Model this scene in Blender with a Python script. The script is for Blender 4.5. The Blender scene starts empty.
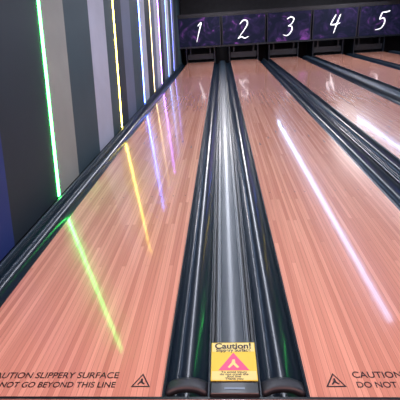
import bpy, math, random
from mathutils import Matrix, Vector
random.seed(3)
sc=bpy.context.scene
try: sc.view_settings.view_transform='Standard'
except Exception as e: print(e)

# ---------------------------------------------------------------- helpers
def new_mat(name):
    m=bpy.data.materials.new(name); m.use_nodes=True
    nt=m.node_tree; return m,nt,nt.nodes['Principled BSDF']
def pmat(name,col,rough=.5,metal=0.,coat=0.,emit=None,es=0.,spec=None,noise=0.0,nscale=30,crough=.08):
    m,nt,b=new_mat(name)
    b.inputs['Base Color'].default_value=(*col,1); b.inputs['Roughness'].default_value=rough
    b.inputs['Metallic'].default_value=metal; b.inputs['Coat Weight'].default_value=coat
    b.inputs['Coat Roughness'].default_value=crough
    if spec is not None: b.inputs['Specular IOR Level'].default_value=spec
    if emit: 
        b.inputs['Emission Color'].default_value=(*emit,1); b.inputs['Emission Strength'].default_value=es
    if noise>0:
        tc=nt.nodes.new('ShaderNodeTexCoord'); n=nt.nodes.new('ShaderNodeTexNoise'); n.inputs['Scale'].default_value=nscale
        n.inputs['Detail'].default_value=4
        r=nt.nodes.new('ShaderNodeValToRGB')
        r.color_ramp.elements[0].position=.3; r.color_ramp.elements[1].position=.7
        r.color_ramp.elements[0].color=(*[c*(1-noise) for c in col],1); r.color_ramp.elements[1].color=(*[min(1,c*(1+noise)) for c in col],1)
        nt.links.new(tc.outputs['Object'],n.inputs['Vector']); nt.links.new(n.outputs['Fac'],r.inputs['Fac']); nt.links.new(r.outputs['Color'],b.inputs['Base Color'])
    return m
def mesh(name,verts,faces,mat=None,parent=None,smooth=False):
    me=bpy.data.meshes.new(name); me.from_pydata(verts,[],faces); me.update()
    o=bpy.data.objects.new(name,me); sc.collection.objects.link(o)
    if mat: me.materials.append(mat)
    if smooth:
        for p in me.polygons: p.use_smooth=True
    if parent: o.parent=parent
    return o
def empty(name,loc=(0,0,0)):
    o=bpy.data.objects.new(name,None); o.location=loc; sc.collection.objects.link(o); o.empty_display_size=.1; return o
def box(name,x0,x1,y0,y1,z0,z1,mat=None,parent=None,bev=0):
    v=[(x,y,z) for x in(x0,x1) for y in(y0,y1) for z in(z0,z1)]
    f=[(0,1,3,2),(4,6,7,5),(0,4,5,1),(2,3,7,6),(0,2,6,4),(1,5,7,3)]
    o=mesh(name,v,f,mat,parent)
    if bev:
        b=o.modifiers.new('bev','BEVEL'); b.width=bev; b.segments=3
    return o
def extrude_y(name,prof,y0,y1,mat,parent=None,closed=False,smooth=True):
    n=len(prof); v=[(x,y0,z) for x,z in prof]+[(x,y1,z) for x,z in prof]
    f=[(i,i+1,n+i+1,n+i) for i in range(n-1)]
    if closed:
        f.append((n-1,0,n,2*n-1)); f.append(tuple(range(n))[::-1]); f.append(tuple(range(n,2*n)))
    o=mesh(name,v,f,mat,parent,False)
    if smooth:
        for p in o.data.polygons: p.use_smooth=len(p.vertices)==4
        o.data.set_sharp_from_angle(angle=math.radians(35))
    return o
def text(name,s,loc,size,mat,rot=(0,0,0),parent=None,align='CENTER',xs=1.,ext=0.0004,shear=0,off=0.0):
    c=bpy.data.curves.new(name,'FONT'); c.body=s; c.size=size; c.align_x=align; c.align_y='CENTER'
    c.extrude=ext; c.shear=shear; c.offset=off
    o=bpy.data.objects.new(name,c); o.location=loc; o.rotation_euler=rot; o.scale=(xs,1,1)
    c.materials.append(mat); sc.collection.objects.link(o)
    if parent: o.parent=parent
    return o

# ---------------------------------------------------------------- materials
def wood(name,c1,c2,rough=.22):
    m,nt,b=new_mat(name); L=nt.links; N=nt.nodes.new
    tc=N('ShaderNodeTexCoord'); sp=N('ShaderNodeSeparateXYZ'); cb=N('ShaderNodeCombineXYZ')
    L.new(tc.outputs['Object'],sp.inputs[0]); L.new(sp.outputs['Y'],cb.inputs['X']); L.new(sp.outputs['X'],cb.inputs['Y'])
    br=N('ShaderNodeTexBrick'); br.offset=.37; br.offset_frequency=3; br.squash=1.25; br.squash_frequency=2
    br.inputs['Scale'].default_value=1; br.inputs['Brick Width'].default_value=1.6; br.inputs['Row Height'].default_value=.0274
    br.inputs['Mortar Size'].default_value=.0009; br.inputs['Mortar Smooth'].default_value=.3; br.inputs['Bias'].default_value=0
    br.inputs['Color1'].default_value=(*c1,1); br.inputs['Color2'].default_value=(*c2,1)
    br.inputs['Mortar'].default_value=(*[c*.66 for c in c2],1)
    L.new(cb.outputs[0],br.inputs['Vector'])
    mp=N('ShaderNodeMapping'); mp.inputs['Scale'].default_value=(70,1.2,1)
    L.new(tc.outputs['Object'],mp.inputs['Vector'])
    no=N('ShaderNodeTexNoise'); no.inputs['Scale'].default_value=1; no.inputs['Detail'].default_value=3; no.inputs['Distortion'].default_value=.3
    L.new(mp.outputs[0],no.inputs['Vector'])
    r=N('ShaderNodeValToRGB'); r.color_ramp.elements[0].position=.3; r.color_ramp.elements[1].position=.75
    r.color_ramp.elements[0].color=(.83,.79,.77,1); r.color_ramp.elements[1].color=(1.07,1.07,1.06,1)
    L.new(no.outputs['Fac'],r.inputs['Fac'])
    mx=N('ShaderNodeMix'); mx.data_type='RGBA'; mx.blend_type='MULTIPLY'; mx.inputs['Factor'].default_value=.75
    L.new(br.outputs['Color'],mx.inputs[6]); L.new(r.outputs['Color'],mx.inputs[7]); L.new(mx.outputs[2],b.inputs['Base Color'])
    b.inputs['Roughness'].default_value=rough
    b.inputs['Coat Weight'].default_value=1; b.inputs['Coat Roughness'].default_value=.075
    return m
M_wood=wood('lane_wood',(.90,.455,.335),(.67,.288,.208))
M_appr=wood('approach_wood',(.50,.25,.19),(.42,.19,.14))
M_black=pmat('black_plastic',(.006,.009,.014),.4,coat=.15)
M_gut=pmat('gutter_plastic',(.006,.015,.028),.28,coat=.4,crough=.10,spec=.3)
M_cap=pmat('divider_capping',(.020,.036,.054),.34,coat=.25,crough=.12)
M_groove=pmat('groove_black',(.004,.005,.008),.5)
M_dark=pmat('dark_paint',(.012,.012,.016),.7,noise=.3,nscale=5)
M_ceil=pmat('ceiling_black',(.01,.01,.014),.9,noise=.2,nscale=3)
M_ink=pmat('lane_ink',(.02,.012,.015),.4)
M_cream=pmat('gutter_cap_grey',(.022,.026,.034),.45)
M_steel=pmat('steel',(.1,.11,.13),.35,metal=.9)

# ---------------------------------------------------------------- layout
W=1.0668; G1=.648; G2=.50; YE=15.1
lanes=[]; x=-G1/2-W
gaps=[]
for i in range(5):
    lanes.append((x,x+W)); g=G1 if i%2==0 else G2
    gaps.append((x+W,x+W+g)); x+=W+g
XW=-1.663; S=.2769; H=2.9

box('floor',XW-.2,9.0,-4.0,17.2,-.42,-.30,M_dark)
ap=empty('approach_floor')
box('approach_boards',XW,9.0,-4.0,-.012,-.29,0,M_appr,ap)
box('foul_line',XW,9.0,-.012,0,-.29,.0008,M_black,ap)

for k,(a,b) in enumerate(lanes):
    L=empty('bowling_lane')
    box('lane_bed',a,b,0.001,YE,-.12,0,M_wood,L)
    c=(a+b)/2
    for j in range(7):
        ax=c+(j-3)*W/8*1.02; ay=4.55-abs(j-3)*.28
        mesh('target_arrow_%d'%j,[(ax-.012,ay-.07,.0012),(ax,ay-.045,.0012),(ax+.012,ay-.07,.0012),(ax,ay+.07,.0012)],[(0,1,3),(1,2,3)],M_ink,L)
    for j in (-4,-3,-2,-1.2,1.2,2,3,4):
        ax=c+j*.115; ay=2.15
        mesh('guide_dot_%s'%j,[(ax+.007*math.cos(t*math.pi/5),ay+.007*math.sin(t*math.pi/5),.0012) for t in range(10)],[tuple(range(10))],M_ink,L)
    text('caution_text','CAUTION SLIPPERY SURFACE',(c-.005,.112,.001),.047,M_ink,parent=L,xs=1.04,off=.0004)
    text('caution_text_lower','DO NOT GO BEYOND THIS LINE',(c-.005,.060,.001),.042,M_ink,parent=L,xs=1.02,off=.0004)
    for sgn in (-1,1):
        tx=c+(.43 if sgn>0 else -.41); ty=.082; r=.052
        P=[(tx+r*math.cos(t),ty-.008+r*math.sin(t)*.95) for t in (math.pi/2,math.pi*7/6,math.pi*11/6)]
        Q=[(tx+.76*r*math.cos(t),ty-.008+.76*r*math.sin(t)*.95) for t in (math.pi/2,math.pi*7/6,math.pi*11/6)]
        mesh('warning_triangle',[(p[0],p[1],.0012) for p in P+Q],[(0,1,4,3),(1,2,5,4),(2,0,3,5)],M_ink,L)
        mesh('slip_figure',[(tx-.004,ty+.012,.0012),(tx+.004,ty+.014,.0012),(tx+.006,ty-.004,.0012),(tx+.018,ty-.016,.0012),(tx+.012,ty-.02,.0012),(tx-.002,ty-.010,.0012),(tx-.014,ty-.022,.0012),(tx-.018,ty-.018,.0012),(tx-.006,ty-.002,.0012)],[(0,1,2,3,4,5,6,7,8)],M_ink,L)
    for s_,e in ((a,-1),(b,1)):
        box('edge_strip',s_-(.006 if e<0 else 0),s_+(.006 if e>0 else 0),.001,YE,-.1,-.001,M_black,L)

def gutter(x0,x1,y0=.0,y1=YE,d=.085):
    c=(x0+x1)/2; r=(x1-x0)/2-.006
    p=[(x0,-.004),(x0+.006,-.004)]
    for i in range(25):
        t=math.pi*i/24; p.append((c-r*math.cos(t),-.006-d*math.sin(t)))
    p+=[(x1-.006,-.004),(x1,-.004)]
    q=empty('bowling_gutter')
    extrude_y('channel',p,y0,y1,M_gut,q)
    n=14; vs=[];fs=[]
    yA,yB=.02,.10
    for j in range(5):
        tt=j/4; yy=yA+(yB-yA)*tt; zz=.012-.03*tt*tt
        for i in range(n+1):
            u=i/n; xx=x0+.008+(x1-x0-.016)*u; vs.append((xx,yy+.018*math.sin(math.pi*u),zz-.014*(abs(2*u-1)**4)))
    for j in range(4):
        for i in range(n):
            a_=j*(n+1)+i; fs.append((a_,a_+1,a_+n+2,a_+n+1))
    o=mesh('end_cover',vs,fs,M_cream,q,True)
    sd=o.modifiers.new('s','SOLIDIFY'); sd.thickness=.03; sd.offset=-1
    return q
def divider(x0,x1):
    gw=.205
    c0,c1=x0+.007+gw,x1-.007-gw
    gutter(x0+.007,c0); gutter(c1,x1-.007)
    d=empty('lane_divider'); m=(c0+c1)/2; h=(c1-c0)/2
    box('base',c0+.002,c1-.002,0,YE,-.12,-.012,M_groove,d)
    for sg in (-1,1):
        e=m+sg*(h-.012)
        prof=[(e-.010,-.012),(e-.010,.010),(e-.006,.016),(e+.006,.016),(e+.010,.010),(e+.010,-.012)]
        extrude_y('side_rail',prof,.02,YE,M_black,d,closed=True)
    hw=h-.030
    # flat capping with raised edge ridges and thin grooves
    k_=hw
    prof=[(m-k_,-.012),(m-k_,.014),(m-k_+.003,.019),(m-k_*.82,.019),(m-k_*.78,.012),(m-k_*.72,.012),(m-k_*.68,.018),
          (m-k_*.3,.0205),(m,.021),(m+k_*.3,.0205),
          (m+k_*.68,.018),(m+k_*.72,.012),(m+k_*.78,.012),(m+k_*.82,.019),(m+k_-.003,.019),(m+k_,.014),(m+k_,-.012)]
    extrude_y('capping',prof,.062,YE,M_cap,d,closed=True)
    box('front_box',c0+.004,c1-.004,.0,.060,-.1,.022,M_black,d,bev=.006)
    box('front_slot',m-.045,m+.045,.02,.03,.021,.0235,M_steel,d)
    return m,h
M_st_y=pmat('sticker_yellow',(.85,.68,.05),.5); M_st_w=pmat('sticker_cream',(.88,.80,.28),.5)
M_pink=pmat('sticker_pink',(.85,.08,.25),.45); M_stk=pmat('sticker_ink',(.01,.01,.01),.5)
for k,(a,b) in enumerate(gaps):
    if k==4: b=a+G1
    m,h=divider(a,b)
    if k%2==0:
        s=empty('caution_sticker',(m,.175,0.0235))
        hw=.106
        def pl(n,x0,x1,y0,y1,z,mt): return mesh(n,[(x0,y0,z),(x1,y0,z),(x1,y1,z),(x0,y1,z)],[(0,1,2,3)],mt,s)
        box('plate',-hw,hw,-.112,.112,-.002,.001,M_st_y,s)
        pl('header',-hw+.004,hw-.004,.054,.108,.0014,M_st_w)
        pl('footer',-hw+.004,hw-.004,-.108,-.060,.0014,M_st_w)
        text('title','Caution!',(0,.088,.0018),.049,M_stk,parent=s,ext=.0002,off=.0014,xs=1.05)
        text('subtitle','Slippery Surface',(0,.062,.0018),.026,M_stk,parent=s,ext=.0002,off=.0007)
        for q_,tx_ in enumerate(('To avoid injury','do not cross the','foul line','Thank you')):
            text('small_print_%d'%q_,tx_,(0,-.066-.012*q_,.0018),.0155,M_stk,parent=s,ext=.0002,xs=1.25,off=.0003)
        mesh('triangle',[(-.072,-.056,.0016),(.072,-.056,.0016),(0,.048,.0016)],[(0,1,2)],M_pink,s)
        mesh('slip_figure',[(-.006,.006,.0022),(.006,.008,.0022),(.008,-.014,.0022),(.026,-.038,.0022),(.016,-.044,.0022),(-.002,-.024,.0022),(-.02,-.044,.0022),(-.028,-.038,.0022),(-.010,-.012,.0022)],[tuple(range(9))],M_st_w,s)

gutter(-.324-W-.007-.205,-.324-W-.007)
xl=-.324-W-.007-.205
tr=empty('trim_1')
box('wall_ledge',XW+.002,xl-.002,0,YE,-.12,-.006,M_black,tr)
extrude_y('wall_rail',[(xl-.030,-.006),(xl-.030,.012),(xl-.022,.022),(xl-.010,.022),(xl-.003,.012),(xl-.003,-.006)],0,YE,M_cap,tr,closed=True)

# ---------------------------------------------------------------- left wall with slanted stripes
box('wall_left',XW-.2,XW-.03,-4,17.2,-.3,H+.3,M_dark)
wp=empty('wall_stripe_panels')
def stripe(name,y0,y1,mat,t=.03,x0=None,z0=0.0):
    xb=XW-.03 if x0 is None else x0; xf=xb+t
    v=[]
    for X in (xb,xf):
        for (yy,zz) in ((y0+S*z0,z0),(y1+S*z0,z0),(y1+S*H,H),(y0+S*H,H)): v.append((X,yy,zz))
    return mesh(name,v,[(3,2,1,0),(4,5,6,7),(0,1,5,4),(1,2,6,5),(2,3,7,6),(3,0,4,7)],mat,wp)
cols={'k':(.010,.020,.032),'t':(.28,.285,.26),'d':(.028,.055,.070),'l':(.40,.41,.50),'n':(.015,.035,.17),'s':(.11,.13,.20)}
PM={k:pmat('panel_'+k,c,.6,noise=.08,nscale=2) for k,c in cols.items()}
edges=[(-4.0,-1.0,'d'),(-1,.2,'l'),(.2,.95,'k'),(.95,1.32,'n'),(1.32,2.20,'k'),(2.25,2.82,'t'),(2.82,3.66,'d'),(3.66,4.39,'l'),(4.39,4.88,'d'),(4.93,5.42,'k'),(5.42,6.1,'s'),(6.1,6.94,'d'),(6.99,7.6,'l'),(7.6,8.28,'k'),(8.33,8.9,'s'),(8.9,9.6,'l'),(9.65,10.3,'k'),(10.3,11.1,'s'),(11.15,11.8,'l'),(11.8,12.6,'d'),(12.65,13.3,'s'),(13.3,14.2,'k'),(14.2,15.5,'d')]
for i,(a,b,k) in enumerate(edges): stripe('panel_%d'%i,a,b,PM[k])
def led(name,y,c,st,w=.032):
    m=pmat('led_'+name,(.8,.8,.8),.4,emit=c,es=st)
    stripe('led_'+name,y-w/2,y+w/2,m,t=.036,x0=XW-.03,z0=.01)
led('green',2.225,(.05,1,.15),28,.036)
led('yellow',4.905,(1,.74,.08),24,.032)
led('blue',6.965,(.08,.17,1),36)
led('warm',8.305,(1,.72,.3),6,.026)
led('violet',9.625,(.42,.16,1),20)
led('azure',11.125,(.12,.28,1),8)
led('indigo',12.625,(.12,.16,1),7)

# ---------------------------------------------------------------- far end
def maskmat():
    m,nt,b=new_mat('mask_graphic'); N=nt.nodes.new; L=nt.links
    tc=N('ShaderNodeTexCoord'); n=N('ShaderNodeTexNoise'); n.inputs['Scale'].default_value=1.9; n.inputs['Detail'].default_value=2.5; n.inputs['Distortion'].default_value=2
    r=N('ShaderNodeValToRGB'); e=r.color_ramp.elements
    e[0].position=.45; e[0].color=(.004,.006,.018,1); e[1].position=.85; e[1].color=(.22,.06,.30,1)
    q=r.color_ramp.elements.new(.62); q.color=(.016,.011,.044,1)
    L.new(tc.outputs['Object'],n.inputs['Vector']); L.new(n.outputs['Fac'],r.inputs['Fac']); L.new(r.outputs['Color'],b.inputs['Base Color'])
    L.new(r.outputs['Color'],b.inputs['Emission Color']); b.inputs['Emission Strength'].default_value=.5
    b.inputs['Roughness'].default_value=.7; b.inputs['Specular IOR Level'].default_value=.15
    return m
M_mask=maskmat(); M_num=pmat('number_white',(.9,.9,.9),.5,emit=(.9,.92,1),es=.9)
def smooth_pts(P,n=8):
    out=[]
    for i in range(len(P)-1):
        p0=P[max(i-1,0)];p1=P[i];p2=P[i+1];p3=P[min(i+2,len(P)-1)]
        for k in range(n):
            t=k/n
            out.append(tuple(.5*((2*p1[j])+(-p0[j]+p2[j])*t+(2*p0[j]-5*p1[j]+4*p2[j]-p3[j])*t*t+(-p0[j]+3*p1[j]-3*p2[j]+p3[j])*t**3) for j in (0,1)))
    out.append(P[-1]); return out
DIG={1:[[(-.06,.20),(.05,.30),(.0,.05),(-.07,-.30)]],
 2:[[(-.15,.18),(-.05,.29),(.08,.27),(.10,.14),(-.02,-.06),(-.17,-.27)],[(-.17,-.27),(-.05,-.22),(.06,-.27),(.19,-.22)]],
 3:[[(-.10,.24),(.02,.30),(.13,.24),(.08,.10),(-.03,.03)],[(-.03,.03),(.09,.0),(.10,-.14),(-.02,-.27),(-.17,-.24)]],
 4:[[(-.02,.28),(-.10,.10),(-.15,-.02)],[(-.15,-.02),(.0,-.02),(.17,.02)],[(.13,.28),(.06,.0),(.0,-.30)]],
 5:[[(.20,.29),(.08,.26),(-.04,.26)],[(-.04,.26),(-.07,.14),(-.09,.05)],[(-.09,.05),(.04,.08),(.10,-.04),(.03,-.22),(-.16,-.27)]],
 6:[[(.12,.28),(-.05,.10),(-.12,-.12),(-.05,-.27),(.06,-.22),(.09,-.08),(.0,-.03),(-.10,-.12)]]}
def ribbon(name,strokes,cx,y,cz,mat,parent,sc_=1.12,w=.018):
    vs=[];fs=[]
    for s_ in strokes:
        P=smooth_pts(s_); n=len(P); b0=len(vs)
        for i,(px,pz) in enumerate(P):
            q=P[min(i+1,n-1)]; p_=P[max(i-1,0)]
            dx,dz=q[0]-p_[0],q[1]-p_[1]; l=math.hypot(dx,dz) or 1
            u=i/(n-1); ww=w*(.5+.8*math.sin(math.pi*min(1,u*.9+.12)))
            nx,nz=-dz/l*ww,dx/l*ww
            for sg in (1,-1):
                for yy in (0,.006): vs.append((cx+(px*sc_)+.12*pz+sg*nx,y-yy,cz+pz*sc_+sg*nz))
        for i in range(n-1):
            a_=b0+4*i; b_=a_+4
            fs+=[(a_+1,a_+3,b_+3,b_+1),(a_,b_,b_+2,a_+2),(a_,a_+1,b_+1,b_),(a_+2,b_+2,b_+3,a_+3)]
    return mesh(name,vs,fs,mat,parent)
MP=1.725; MC0=-.86
for i in range(6):
    c=MC0+i*MP
    m=empty('lane_number_mask')
    box('panel',c-MP/2+.03,c+MP/2-.03,YE-.02,YE+.06,.60,1.62,M_mask,m,bev=.01)
    for u,v in (((c-MP/2+.03),(c-MP/2+.055)),((c+MP/2-.055),(c+MP/2-.03))):
        box('frame',u,v,YE-.035,YE-.02,.60,1.62,M_dark,m)
    ribbon('number',DIG[i+1],c,YE-.022,1.10,M_num,m)
hd=empty('masking_beam')
box('beam_upper',XW+.01,9,YE-.01,YE+.3,1.63,1.76,M_dark,hd)
box('beam_lower',XW+.01,9,YE-.03,YE+.07,.54,.595,M_black,hd)
box('wall_far',XW-.2,9,17.0,17.2,-.3,H+.3,M_dark)
for k,(a,b) in enumerate(lanes):
    p=empty('pinsetter_pit')
    box('pin_deck',a,b,YE+.002,YE+1.2,-.12,0.0,M_dark,p)
    box('pit_curtain',a-.1,b+.1,YE+1.3,YE+1.33,-.1,1.5,M_ceil,p)
    box('sweep_bar',a+.02,b-.02,YE+.12,YE+.15,.10,.30,M_groove,p)
    for xx in (a-.05,b+.01): box('kickback',xx,xx+.04,YE+.08,YE+1.25,-.1,1.5,M_black,p)
    for xx in (a+.12,b-.17): box('sweep_arm',xx,xx+.05,YE+.10,YE+.119,.2,.62,M_groove,p)

# ---------------------------------------------------------------- ceiling + fixtures
box('ceiling',XW-.2,9,-4,17.2,H,H+.1,M_ceil)
box('wall_right',9,9.2,-4,17.2,-.3,H+.3,M_dark)
M_strip=pmat('ceiling_strip',(.8,.8,.8),.4,emit=(.44,.63,1),es=15)
for xx in (2.19,5.35):
    f=empty('ceiling_light_strip')
    box('housing',xx-.06,xx+.06,3.0,14.6,2.42,2.5,M_dark,f)
    box('diffuser',xx-.035,xx+.035,3.05,14.55,2.40,2.419,M_strip,f)
    for yy in (4,8,12): box('hanger',xx-.01,xx+.01,yy,yy+.02,2.5,H,M_dark,f)
def area(name,loc,rot,sx,sy,e,c):
    l=bpy.data.lights.new(name,'AREA'); l.shape='RECTANGLE'; l.size=sx; l.size_y=sy; l.energy=e; l.color=c
    o=bpy.data.objects.new(name,l); o.location=loc; o.rotation_euler=rot; sc.collection.objects.link(o); return o
area('ceiling_linear_light',(0,7.3,2.86),(0,0,0),.3,15.5,285,(.82,.86,1))  # added fill for the lanes, centred so its reflection lands on the divider
area('lane_fill_b',(4.6,7.3,2.86),(0,0,0),.35,15.5,350,(.82,.86,1))  # second added lane fill, offset so its reflection lands between lanes
area('lane_end_light',(0,12.8,2.84),(0,0,0),.4,3.5,70,(1,.88,.82))  # added fill, no fixture here; brightens the far lanes
area('lane_end_fill_b',(4.6,12.8,2.84),(0,0,0),.4,3.5,75,(1,.88,.82))  # same added far-end brightening for the right-hand lanes
area('approach_red_fill',(-.3,-2.6,2.7),(math.radians(38),0,0),4,1.2,210,(1,.48,.42))  # added unseen fill behind the camera, reddens the near lanes

w=bpy.data.worlds.new('w'); sc.world=w; w.use_nodes=True
w.node_tree.nodes['Background'].inputs[0].default_value=(.35,.38,.6,1); w.node_tree.nodes['Background'].inputs[1].default_value=.3

# ---------------------------------------------------------------- camera
yaw,pit,rol=.07735,.4358,-.06672
cy,sy=math.cos(yaw),math.sin(yaw)
F=Vector((-sy*math.cos(pit),cy*math.cos(pit),-math.sin(pit))); R0=Vector((cy,sy,0)); U0=R0.cross(F)
c,s=math.cos(rol),math.sin(rol)
Rr=R0*c+U0*s; Ur=-R0*s+U0*c
cam=bpy.data.cameras.new('camera'); co=bpy.data.objects.new('camera',cam); sc.collection.objects.link(co)
co.matrix_world=Matrix((( Rr.x,Ur.x,-F.x,-.0056),(Rr.y,Ur.y,-F.y,-1.15),(Rr.z,Ur.z,-F.z,1.49),(0,0,0,1)))
cam.sensor_width=36; cam.sensor_fit='HORIZONTAL'; cam.lens=382.7*36/400
sc.camera=co
